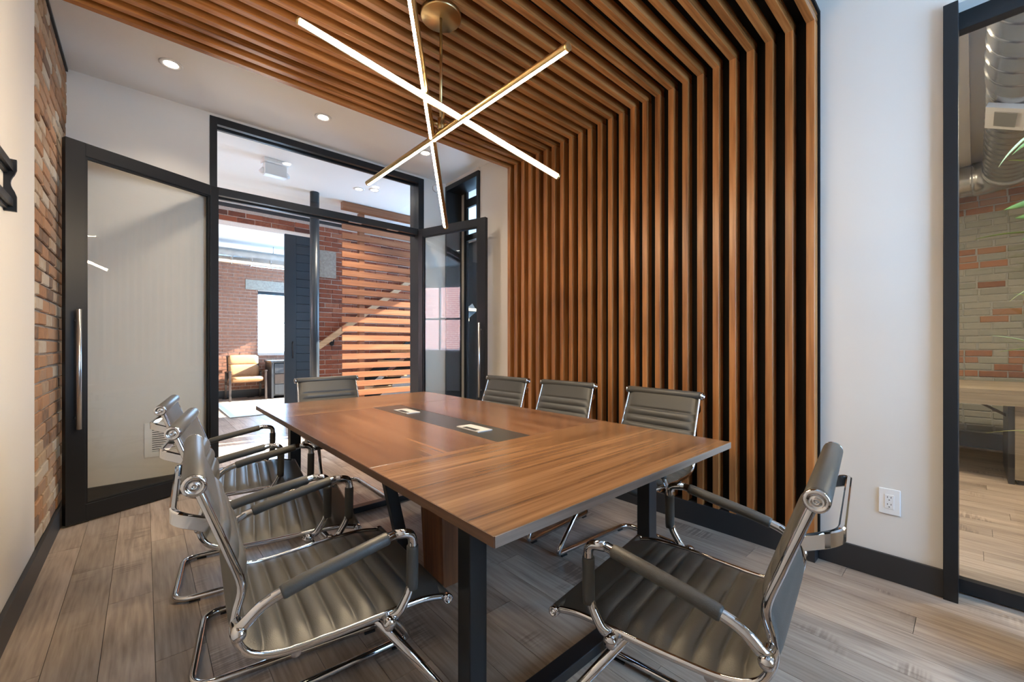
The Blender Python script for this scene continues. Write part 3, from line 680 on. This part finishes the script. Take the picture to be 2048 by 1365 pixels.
for k in range(3):
    q = obj('drawer', B(-0.64, -0.26, -0.285, -0.26, 0.09 + k * 0.225, 0.295 + k * 0.225), 'dark_oak' if k != 1 else 'chair_wood', dk, bevel=0.003)
    obj('knob', MB().lathe([(0.006, 0), (0.006, 0.012), (0.012, 0.016), (0.012, 0.022), (0.0, 0.024)], 12, Matrix.Translation((-0.45, -0.285, 0.19 + k * 0.225)) @ Matrix.Rotation(PI / 2, 4, 'X')), 'steel', q)

# ------------------------------------------------------------------ room beyond the sliding door
rr_ = MB(); rr_.box(XR + 0.11, 7.22, -3.15, -3.0, 0, ZC); rr_.box(XR + 0.11, 7.22, 3.40, 3.42, 0, ZC)
struct('wall_side_room_rear', rr_, 'wall_paint', 'white wall of the neighbouring room without windows')
struct('wall_side_room_left', B(XR + 0.11, XR + 0.2, YR - 1.5, YR, 0, ZC), 'wall_paint', 'white wall closing the neighbouring room')
struct('trim_5', B(XR + 0.12, 7.0, 0.02, 0.5, ZC - 0.06, ZC), 'white_plastic', 'lower white ceiling band of the neighbouring room')
XS = 7.02
wsb = struct('wall_side_brick', B(XS, XS + 0.2, -3.15, 3.5, 0, ZC + 0.1), 'mortar_grey', 'grey painted brick wall of the neighbouring room')
bare = [(random.uniform(-0.75, 0.2), random.uniform(0.9, 2.3)) for _ in range(16)]
def pick(y, z):
    if z > 2.66 or (0.80 < z < 1.06 and random.random() < 0.75): return 'brick_bare'
    if any(abs(y - a) < 0.11 and abs(z - c) < 0.036 for a, c in bare): return 'brick_bare'
    return 'brick_painted'
brick_set(wsb, [], (XS, 0, 0), (0, 1, 0), (-1, 0, 0), -0.88, 0.34, 0.18, ZC, 0.205, 0.066, 0.0105, 0.009, pick=pick)
baseboard('baseboard_side_room', B(XS - 0.02, XS, -3.0, 3.4, 0, 0.16), 'black baseboard under the grey painted brick')
d1 = thing('spiral_duct', 'large galvanised spiral duct with a register in the neighbouring room', 'duct', (0, 0, 0))
DY, DZ, DR = -0.235, 2.885, 0.175
d1.location = (3.0, DY, DZ)
obj('pipe', duct_mesh((0, 0, 0), (1.10, 0, 0), DR + 0.012, 0.16), 'galvanised', d1)
obj('pipe', duct_mesh((1.10, 0, 0), (3.28, 0, 0), DR, 0.13), 'galvanised', d1)
arc = [(3.28 + 0.24 * math.sin(t), 0.24 - 0.24 * math.cos(t), 0) for t in [PI / 2 * i / 10 for i in range(11)]]
obj('elbow', MB().tube(arc, DR * 0.98, 28), 'galvanised', d1)
obj('elbow_collar', MB().tube([(3.22, 0, 0), (3.30, 0, 0)], DR + 0.012, 28), 'galvanised', d1)
obj('branch', duct_mesh((3.52, 0.24, 0), (3.52, 1.4, 0), DR * 0.92, 0.22), 'galvanised', d1)
rgst = obj('register', MB().bar((1.22, 0.085, -0.168), (1.62, 0.085, -0.168), 0.20, 0.03, (0, 0.45, -0.9)), 'white_plastic', d1)
obj('grille', MB().bar((1.29, 0.090, -0.181), (1.55, 0.090, -0.181), 0.11, 0.012, (0, 0.45, -0.9)), 'steel', rgst)
dd_ = thing('wall_desk', 'grey wood wall desk before the painted brick in the neighbouring room', 'desk', (5.6, -0.6, 0))
obj('top', B(-0.30, 0.95, -1.6, 1.6, 0.735, 0.775), 'desk_wood', dd_, bevel=0.003)
obj('apron', B(-0.30, -0.265, -1.6, 1.6, 0.645, 0.735), 'desk_wood', dd_)
obj('side_panel', B(-0.27, 0.6, 0.375, 0.41, 0, 0.645), 'dark_oak', dd_)
obj('cabinet', B(-0.27, 0.6, -0.35, 0.375, 0.04, 0.645), 'desk_wood', dd_, bevel=0.003)
obj('plinth', B(-0.24, 0.58, -0.33, 0.36, 0.0, 0.04), 'black_base', dd_)
obj('brace', MB().bar((0.1, 0.40, 0.52), (0.1, 0.62, 0.66), 0.02, 0.02, (1, 0, 0)), 'chair_wood', dd_)
for y, lab in ((-1.7, 'added unseen ceiling light behind the spiral duct of the neighbouring room'), (1.3, 'added unseen ceiling light beyond the lower ceiling band of the neighbouring room')):  # lamps out of view, added to light the neighbouring room
    pd = thing('fill_panel_light', lab, 'ceiling light', (4.5, y, ZC), 0, 'added fill lights of the neighbouring room')
    obj('housing', MB().lathe([(0.16, 0), (0.16, -0.03), (0.145, -0.035)], 28), 'white_plastic', pd)
    obj('diffuser', MB().lathe([(0.0, -0.036), (0.145, -0.036), (0.145, -0.03)], 28, smooth=False), 'fill_panel', pd)

# ------------------------------------------------------------------ small wall things
ou = thing('wall_outlet', 'white double power outlet low on the white wall', 'outlet', (XR, 0.274, 0.383))
obj('cover_plate', B(-0.007, 0, -0.040, 0.040, -0.0625, 0.0625), 'white_plastic', ou, bevel=0.003)
rc = obj('receptacle', B(-0.009, -0.006, -0.017, 0.017, -0.034, 0.034), 'white_plastic', ou, bevel=0.001)
for z in (0.017, -0.017):
    for y in (-0.0065, 0.0065): obj('slot', B(-0.0095, -0.0085, y - 0.0012, y + 0.0012, z + 0.001, z + 0.009), 'dark_slot', rc)
    obj('slot', B(-0.0095, -0.0085, -0.0025, 0.0025, z - 0.010, z - 0.006), 'dark_slot', rc)
ve = thing('air_vent', 'white louvred air grille low on the wall behind the open glass door', 'vent', (0.17, YB, 0.415))
vf = MB()
for a in ((-0.17, -0.125, -0.13, 0.13), (0.125, 0.17, -0.13, 0.13), (-0.125, 0.125, -0.13, -0.09), (-0.125, 0.125, 0.09, 0.13)): vf.box(a[0], a[1], -0.008, 0, a[2], a[3])
obj('frame', vf, 'white_plastic', ve); obj('duct_opening', B(-0.125, 0.125, -0.0015, 0.0, -0.09, 0.09), 'dark_slot', ve)
lm = B(-0.125, 0.125, -0.006, -0.0016, -0.0052, 0.0052).mesh('louver', 'white_plastic')
for k in range(11): link('louver', lm, ve, (0, 0, -0.082 + k * 0.0164))
br = thing('wall_bracket', 'black steel screen bracket on the white left wall', 'bracket', (XL, 2.0, 1.78))
for z in (-0.075, 0.065):
    obj('rail', MB().prism([(0, z - 0.022), (0.012, z - 0.022), (0.012, z - 0.012), (0.026, z - 0.012), (0.026, z + 0.018), (0.012, z + 0.018), (0.012, z + 0.028), (0, z + 0.028)], 'y', -0.35, 0.515), 'black_metal', br)
ep = [(0.0, 0.10), (0.034, 0.10), (0.034, 0.06)] + [(0.034 - 0.016 * math.sin(PI * k / 8), 0.05 - 0.085 * k / 8) for k in range(1, 8)] + [(0.034, -0.045), (0.034, -0.105), (0.0, -0.105)]
for y in (-0.35, 0.515): obj('end_plate', MB().prism(ep, 'y', y, y + 0.012), 'black_metal', br)

# ------------------------------------------------------------------ conference table
TX0, TX1, TY0, TY1, TZ = 0.545, 1.800, 0.665, 3.125, 0.75
S1, S2 = 1.303, 2.545
tb = thing('conference_table', 'walnut conference table with dark centre strip and black steel legs', 'table', ((TX0 + TX1) / 2, (TY0 + TY1) / 2, 0))
cx, cy = (TX0 + TX1) / 2, (TY0 + TY1) / 2
def T(x0, x1, y0, y1, z0, z1): return B(x0 - cx, x1 - cx, y0 - cy, y1 - cy, z0, z1)
g = 0.0008
for a in ((TX0 + .001, TX1 - .001, TY0 - 0.0012, TY0 + 0.001), (TX0 + .001, TX1 - .001, TY1 - 0.001, TY1 + 0.0012)): obj('edge_band', T(*a, TZ - 0.0252, TZ - 0.0012), 'table_edge_x', tb)
for a in ((TX0 - 0.0012, TX0 + 0.001, TY0 + .001, TY1 - .001), (TX1 - 0.001, TX1 + 0.0012, TY0 + .001, TY1 - .001)): obj('edge_band', T(*a, TZ - 0.0252, TZ - 0.0012), 'table_edge_y', tb)
for y0, y1 in ((TY0, S1 - g), (S2 + g, TY1)): obj('top_panel', T(TX0, TX1, y0, y1, TZ - 0.026, TZ), 'table_x', tb, bevel=0.0015)
for x0, x1 in ((TX0, 1.085 - g), (1.272 + g, TX1)): obj('top_panel', T(x0, x1, S1 + g, S2 - g, TZ - 0.026, TZ), 'table_y', tb, bevel=0.0015)
obj('centre_strip', T(1.085, 1.272, S1 + g, S2 - g, TZ - 0.026, TZ - 0.0004), 'grey_inset', tb, bevel=0.001)
for yc in (1.587, 2.265):
    pb = obj('power_box', T(1.132, 1.217, yc - 0.086, yc + 0.086, TZ - 0.001, TZ + 0.004), 'silver_plastic', tb, bevel=0.001)
    obj('lid_opening', T(1.137, 1.163, yc - 0.060, yc + 0.045, TZ + 0.0035, TZ + 0.0046), 'dark_slot', pb)
for yc in (0.955, 2.825):
    for xc in (0.700, 1.645):
        obj('leg', T(xc - 0.03, xc + 0.03, yc - 0.03, yc + 0.03, 0.04, TZ - 0.066), 'black_metal', tb, bevel=0.003)
        s = 1 if xc < 1.1 else -1
        obj('gusset', MB().prism([(yc - cy + 0.03, TZ - 0.066), (yc - cy + 0.03, TZ - 0.16), (yc - cy + 0.10, TZ - 0.066)], 'x', xc - cx - 0.004, xc - cx + 0.004), 'black_metal', tb)
    obj('cross_rail', T(0.63, 1.715, yc - 0.03, yc + 0.03, TZ - 0.066, TZ - 0.026), 'black_metal', tb, bevel=0.002)
    obj('foot_rail', T(0.67, 1.675, yc - 0.03, yc + 0.03, 0, 0.04), 'black_metal', tb, bevel=0.003)
for xc in (0.85, 1.49): obj('long_rail', T(xc - 0.02, xc + 0.02, 0.985, 2.795, TZ - 0.066, TZ - 0.026), 'black_metal', tb)
for s in (-1, 1):
    obj('splayed_leg', MB().bar((1.1725 + s * 0.325 - cx, 1.93 - cy, TZ - 0.03), (1.1725 + s * 0.165 - cx, 1.93 - cy, 0.0), 0.055, 0.04, (0, 1, 0)), 'black_metal', tb, bevel=0.002)
cb = MB(); x0, x1 = 1.05 - cx, 1.30 - cx
cb.add([(x0, 1.66 - cy, 0), (x1, 1.66 - cy, 0), (x1, 1.84 - cy, 0), (x0, 1.84 - cy, 0), (x0 - 0.03, 1.64 - cy, TZ - 0.026), (x1 + 0.03, 1.64 - cy, TZ - 0.026), (x1 + 0.03, 1.86 - cy, TZ - 0.026), (x0 - 0.03, 1.86 - cy, TZ - 0.026)],
       [(0, 3, 2, 1), (4, 5, 6, 7), (0, 1, 5, 4), (1, 2, 6, 5), (2, 3, 7, 6), (3, 0, 4, 7)])
obj('cable_column', cb, 'table_z', tb, bevel=0.002)

# ------------------------------------------------------------------ chairs (local +y is the way the chair faces)
_pp = [(0, -0.285, 0.865), (0, -0.262, 0.80), (0, -0.232, 0.715), (0, -0.207, 0.635), (0, -0.216, 0.580), (0, -0.220, 0.535), (0, -0.195, 0.485), (0, -0.135, 0.461), (0, -0.03, 0.459), (0, 0.10, 0.463), (0, 0.20, 0.461), (0, 0.270, 0.446)]
PR = spline(_pp, 10)
def half_w(y): return 0.222 + 0.030 * max(0, min(1, (y + 0.28) / 0.35))
def build_chair():
    t = thing('office_chair', 'x', 'chair')
    S = [0.0]
    for i in range(1, len(PR)): S.append(S[-1] + (PR[i] - PR[i - 1]).length)
    tot = S[-1]
    def at(s):
        for i in range(1, len(S)):
            if s <= S[i] or i == len(S) - 1:
                k = (s - S[i - 1]) / (S[i] - S[i - 1]); return PR[i - 1].lerp(PR[i], k), (PR[i] - PR[i - 1]).normalized()
    sB = next(S[i] for i in range(len(PR)) if PR[i].z < 0.50)
    def sling(s0, s1, rib0, rib1, nr, name):
        n = nr * 12 + 24; rows = []
        ss_ = [s0 + (s1 - s0) * i / n for i in range(n + 1)]
        nx = 14; vs_ = []
        for s in ss_:
            p, tg = at(s); nv = Vector((0, -tg.z, tg.y)); w = half_w(p.y)
            if rib0 <= s <= rib1: bul = 0.0135 * abs(math.sin(PI * nr * (s - rib0) / (rib1 - rib0))) ** 0.5
            else: bul = 0.006 * min(1.0, min(abs(s - rib0), abs(s - rib1)) / 0.012)
            for j in range(nx + 1):
                q = j / nx * 2 - 1; e = (1 - abs(q) ** 10)
                vs_.append(p + nv * (0.007 + bul) * e + Vector((w * q, 0, 0)))
        m = nx + 1; top = len(vs_)
        for s in ss_:
            p, tg = at(s); nv = Vector((0, -tg.z, tg.y)); w = half_w(p.y)
            for j in range(nx + 1):
                q = j / nx * 2 - 1; vs_.append(p - nv * 0.008 * (1 - abs(q) ** 10) + Vector((w * q, 0, 0)))
        fs_ = []
        for i in range(n):
            for j in range(nx):
                a = i * m + j; fs_.append((a, a + 1, a + m + 1, a + m)); b_ = top + a; fs_.append((b_, b_ + m, b_ + m + 1, b_ + 1))
            fs_.append((i * m, (i + 1) * m, top + (i + 1) * m, top + i * m)); a = i * m + nx; fs_.append((a, top + a, top + a + m, a + m))
        return obj(name, MB().add(vs_, fs_, True), 'leather', t)
    sling(0.0, sB, 0.108, sB, 6, 'backrest')
    sling(sB, tot, sB, tot - 0.088, 8, 'seat')
    for s in (-1, 1):
        pts = [Vector((s * (half_w(p.y) + 0.006), p.y, p.z)) for p in PR[::2]]
        obj('side_rail', MB().tube(pts, 0.0088, 12, True, 0.0062, up=(1, 0, 0)), 'chrome', t)
    def roll(name, c, r, hw, rc):
        ro = obj(name, MB().lathe([(r * 0.9, -hw), (r, -hw + 0.004), (r, hw - 0.004), (r * 0.9, hw)], 24, Matrix.Translation(c) @ Matrix.Rotation(PI / 2, 4, 'Y')), 'leather', t)
        for s in (-1, 1):
            obj('end_cap', MB().lathe([(rc, 0), (rc, 0.010), (rc * 0.92, 0.013), (rc * 0.62, 0.0125), (rc * 0.58, 0.010), (rc * 0.34, 0.010), (rc * 0.30, 0.014), (rc * 0.16, 0.014), (rc * 0.14, 0.010), (0, 0.010)], 24,
                Matrix.Translation((c[0] + s * hw, c[1], c[2])) @ Matrix.Rotation(s * PI / 2, 4, 'Y')), 'chrome', ro)
    roll('back_roll', (0, -0.287, 0.866), 0.0220, 0.234, 0.0215)
    roll('front_roll', (0, 0.272, 0.444), 0.0135, 0.262, 0.0135)
    for s in (-1, 1):
        X = s * 0.276
        path = [(s * 0.238, -0.215, 0.558), (X, -0.213, 0.565), (X, -0.175, 0.602), (X, -0.11, 0.622), (X, 0.115, 0.667), (X, 0.165, 0.660), (X, 0.163, 0.52), (X, 0.125, 0.462), (s * 0.255, 0.100, 0.452)]
        ar = obj('armrest', MB().tube(fillet(path, {1: 0.02, 2: 0.04, 3: 0.03, 5: 0.055, 6: 0.04, 7: 0.02}, 7), 0.0120, 12), 'chrome', t)
        obj('arm_pad', MB().tube([(X, -0.138, 0.6135), (X, -0.133, 0.6150), (X, -0.09, 0.6260), (X, 0.01, 0.6460), (X, 0.094, 0.6628), (X, 0.099, 0.6638)], lambda i: 0.0150 if i in (0, 5) else 0.0170, 14, True, lambda i: 0.0140 if i in (0, 5) else 0.0158), 'leather', ar)
        obj('arm_sleeve', MB().tube([(X, 0.164, 0.626), (X, 0.164, 0.620), (X, 0.163, 0.53), (X, 0.1615, 0.515)], 0.0152, 14), 'leather', ar)
        obj('bolt', MB().lathe([(0.016, 0), (0.016, 0.028), (0.011, 0.033), (0, 0.034)], 14, Matrix.Translation((s * 0.262, 0.100, 0.452)) @ Matrix.Rotation(s * PI / 2, 4, 'Y')), 'chrome', ar)
        obj('bolt', MB().lathe([(0.014, 0), (0.014, 0.045), (0.010, 0.052), (0, 0.053)], 14, Matrix.Translation((s * 0.24, -0.215, 0.559)) @ Matrix.Rotation(s * PI / 2, 4, 'Y')), 'chrome', ar)
    bp = fillet([(-0.222, -0.262, 0.775), (-0.215, -0.322, 0.800), (0.215, -0.322, 0.800), (0.222, -0.262, 0.775)], 0.05, 7)
    obj('back_brace', MB().sweep(bp, [(-0.006, -0.0125), (-0.003, -0.0145), (0.003, -0.0145), (0.006, -0.0125), (0.006, 0.0125), (0.003, 0.0145), (-0.003, 0.0145), (-0.006, 0.0125)]), 'chrome', t)
    for y, z in ((0.11, 0.436), (-0.10, 0.436)):
        obj('cross_bar', MB().tube([(-0.226, y, z), (0.226, y, z)], 0.011, 10), 'chrome', t)
    obj('seat_bracket', B(-0.085, 0.085, -0.12, 0.13, 0.412, 0.428), 'black_metal', t, bevel=0.003)
    sp = [(-0.185, 0.095, 0.425), (-0.225, 0.375, 0.018), (-0.225, -0.245, 0.016), (0.225, -0.245, 0.016), (0.225, 0.375, 0.018), (0.185, 0.095, 0.425)]
    bf = obj('base_frame', MB().tube(fillet(sp, {1: 0.035, 2: 0.07, 3: 0.07, 4: 0.035}, 8), 0.0130, 14), 'chrome', t)
    for x in (-0.225, 0.225):
        for y in (0.325, -0.17): obj('foot_pad', B(x - 0.012, x + 0.012, y - 0.02, y + 0.02, 0, 0.006), 'rubber', bf)
    return t
proto = build_chair()
R_ = math.radians
chairs = [
    ((0.378, 1.262), -90 - 4, 'grey leather office chair at the long table side, the one beyond no other from the table end', None),
    ((0.392, 1.890), -90 - 10, 'grey leather office chair standing between two others on the brick wall side', None),
    ((0.369, 2.528), -90 - 8, 'grey leather office chair on the brick wall side before the air grille', None),
    ((1.125, 3.255), 180, 'grey leather office chair at the head of the table before the double doors', None),
    ((1.950, 2.556), 90 + 2, 'grey leather office chair before the slats next to the open glass door', None),
    ((2.005, 1.950), 90 + 3, 'grey leather office chair standing between two others before the slats', None),
    ((2.020, 1.250), 90 - 3, 'grey leather office chair before the slats, farthest from the glass doors', None),
    ((1.112, 0.506), 7.5, 'grey leather office chair at the table end opposite the double doors, back to the outlet wall', None),
]
chairs[0] = (chairs[0][0], chairs[0][1], 'grey leather office chair on the brick wall side farthest from the glass doors', None)
chairs[7] = (chairs[7][0], chairs[7][1], 'grey leather office chair at the table end farthest from the double doors', None)
for i, ((x, y), a, lab, _) in enumerate(chairs):
    c = proto if i == 0 else copy_tree(proto)
    c.location = (x, y, 0); c.rotation_euler = (0, 0, R_(a)); c['label'] = lab; c['group'] = 'office chairs around the table'

# ------------------------------------------------------------------ chandelier
ch = thing('chandelier', 'brass chandelier of three crossed light bars above the table', 'chandelier', (1.15, 1.843, SZ))
H0 = Vector((1.15, 1.843, SZ))
obj('canopy', MB().lathe([(0.104, 0.0), (0.104, -0.018), (0.100, -0.022), (0.0, -0.022)], 40), 'brushed_brass', ch)
obj('stem', MB().tube([(0, 0, -0.02), (0, 0, -0.56)], 0.0075, 12), 'brushed_brass', ch)
obj('hub', MB().lathe([(0.0, -0.60), (0.016, -0.60), (0.018, -0.597), (0.018, -0.545), (0.010, -0.54)], 18), 'brushed_brass', ch)
for k in (1, -1): obj('pivot', MB().tube([(0, 0, -0.572), (k * 0.055, -k * 0.03, -0.572)], 0.010, 12), 'brushed_brass', ch)
bars = [((0.498, 1.962, 2.566), (1.641, 1.464, 2.038)),
        ((1.5300, 2.3876, 1.9486), (0.640, 1.30, 2.640)),
        ((1.0993, 2.663, 2.216), (1.2006, 1.0207, 2.283))]
aims = [(1.0, 0.0), (0.50, -0.87), (0.42, 0.9)]                       # how far each diffuser is turned on its bar
for (p, q), (aim_v, aim_s) in zip(bars, aims):
    p = Vector(p) - H0; q = Vector(q) - H0; r = 0.0165
    t = (q - p).normalized(); tw = Vector((-1.1, -1.85, -1.15)); tw = (tw - t * tw.dot(t)).normalized(); sw = t.cross(tw)
    if sw.x < 0: sw = -sw
    dn = (tw * aim_v + sw * aim_s).normalized(); sdv = t.cross(dn)
    mb = MB(); seg = 20; A = R_(48)
    angs = [A + (2 * PI - 2 * A) * k / seg for k in range(seg + 1)]
    ring = lambda c, rr, aa: [c + dn * (rr * math.cos(a)) + sdv * (rr * math.sin(a)) for a in aa]
    v0, v1 = ring(p, r, angs), ring(q, r, angs); n = seg + 1
    mb.add(v0 + v1, [(k, k + 1, n + k + 1, n + k) for k in range(seg)], True)
    mb.add(v0 + v1, [tuple(range(n - 1, -1, -1)), tuple(range(n, 2 * n))])
    br_ = obj('light_bar', mb, 'brushed_brass', ch)
    angs = [-A + 2 * A * k / 10 for k in range(11)]
    p2, q2 = p + t * 0.012, q - t * 0.012
    v0, v1 = ring(p2, r * 0.985, angs), ring(q2, r * 0.985, angs); n = 11
    lb = MB().add(v0 + v1, [(k, k + 1, n + k + 1, n + k) for k in range(10)] + [(0, n, 2 * n - 1, n - 1), tuple(range(n - 1, -1, -1)), tuple(range(n, 2 * n))], True)
    obj('led_strip', lb, 'led', br_)
    for c, s in ((p, -1), (q, 1)):
        obj('end_cap', MB().tube([c - t * (0.012 if s > 0 else 0.0), c + t * (0.012 if s < 0 else 0.0)], r * 1.01, 20), 'brushed_brass', br_)

_a, _b = (Vector(q) - H0 for q in bars[0]); _h = Vector((0, 0, -0.575)); _t = (_b - _a).normalized()
obj('pivot', MB().tube([_h, _a + _t * (_h - _a).dot(_t)], 0.007, 12), 'brushed_brass', ch)

# ------------------------------------------------------------------ plant beside the sliding door
pl = thing('potted_plant', 'tall potted plant with slim pale green leaves beside the sliding door', 'plant', (2.36, -0.30, 0))
obj('pot', MB().lathe([(0.12, 0), (0.16, 0.30), (0.165, 0.32), (0.15, 0.32), (0.145, 0.28)], 28), 'pot', pl)
obj('soil', MB().lathe([(0.0, 0.285), (0.146, 0.285), (0.146, 0.28)], 24), 'soil', pl)
def leaf_mesh(L_, W, droop, name, mat):
    vs_ = []; n = 10
    for i in range(n + 1):
        t = i / n; w = W * (math.sin(PI * min(1, t * 0.96 + 0.04)) ** 0.8) * (1 - 0.25 * t) + 0.001
        zc = -droop * t * t * L_
        for k, dz in ((-1, 0.18), (0, 0.0), (1, 0.18)): vs_.append((t * L_, k * w, zc + dz * w))
        for k, dz in ((-1, 0.18), (0, 0.0), (1, 0.18)): vs_.append((t * L_, k * w * 0.98, zc + dz * w - 0.0012))
    fs_ = []
    for i in range(n):
        a, b_ = i * 6, i * 6 + 6
        fs_ += [(a, b_, b_ + 1, a + 1), (a + 1, b_ + 1, b_ + 2, a + 2), (a + 3, a + 4, b_ + 4, b_ + 3), (a + 4, a + 5, b_ + 5, b_ + 4), (a, a + 3, b_ + 3, b_), (a + 2, b_ + 2, b_ + 5, a + 5)]
    return MB().add(vs_, fs_, True).mesh(name, mat)
lms = [leaf_mesh(0.17, 0.016, 0.25, 'leaf', 'leaf'), leaf_mesh(0.20, 0.013, 0.35, 'leaf', 'leaf_pale'), leaf_mesh(0.13, 0.017, 0.1, 'leaf', 'leaf')]
rs = random.Random(4)
stems = [((0.02, 0.0), (-0.03, 0.13), 2.02), ((-0.03, 0.03), (-0.04, 0.13), 1.62), ((0.0, -0.04), (0.10, -0.14), 1.75), ((0.04, 0.04), (0.06, 0.02), 1.40)]
for (a, b_), (c, d), h in stems:
    path = spline([(a, b_, 0.28), (a + (c - a) * .3, b_ + (d - b_) * .3, 0.28 + (h - .28) * .4), (a + (c - a) * .7, b_ + (d - b_) * .7, 0.28 + (h - .28) * .75), (c, d, h)], 6)
    obj('stem', MB().tube(path, lambda i, n=len(path): 0.008 - 0.005 * i / n, 8), 'twig', pl)
    for k in range(11):
        z = 0.75 + (h - 0.75) * k / 10; f = (z - 0.28) / (h - 0.28)
        x, y = a + (c - a) * f, b_ + (d - b_) * f
        az = k * 2.4 + a * 40; el = rs.uniform(0.1, 0.8)
        link('leaf', lms[k % 3], pl, (x, y, z), (0, -el, az))
for loc, rot, m_, k in (((-0.03, 0.12, 1.915), (0.5, 0.45, 1.95), 1, 0.95), ((-0.03, 0.12, 1.885), (0.3, 0.20, 1.80), 0, 0.62), ((-0.03, 0.115, 1.655), (0.5, 0.10, 1.90), 2, 0.95), ((-0.03, 0.10, 1.600), (0.6, -0.10, 1.75), 2, 0.8),
                        ((-0.03, 0.10, 1.535), (0.5, -0.25, 1.70), 0, 0.5), ((-0.03, 0.10, 1.372), (0.2, 0.0, 1.85), 1, 0.62)):
    q = link('leaf', lms[m_], pl, loc, rot); q.scale = (k, 1.25 if m_ != 1 else 1.0, 1)
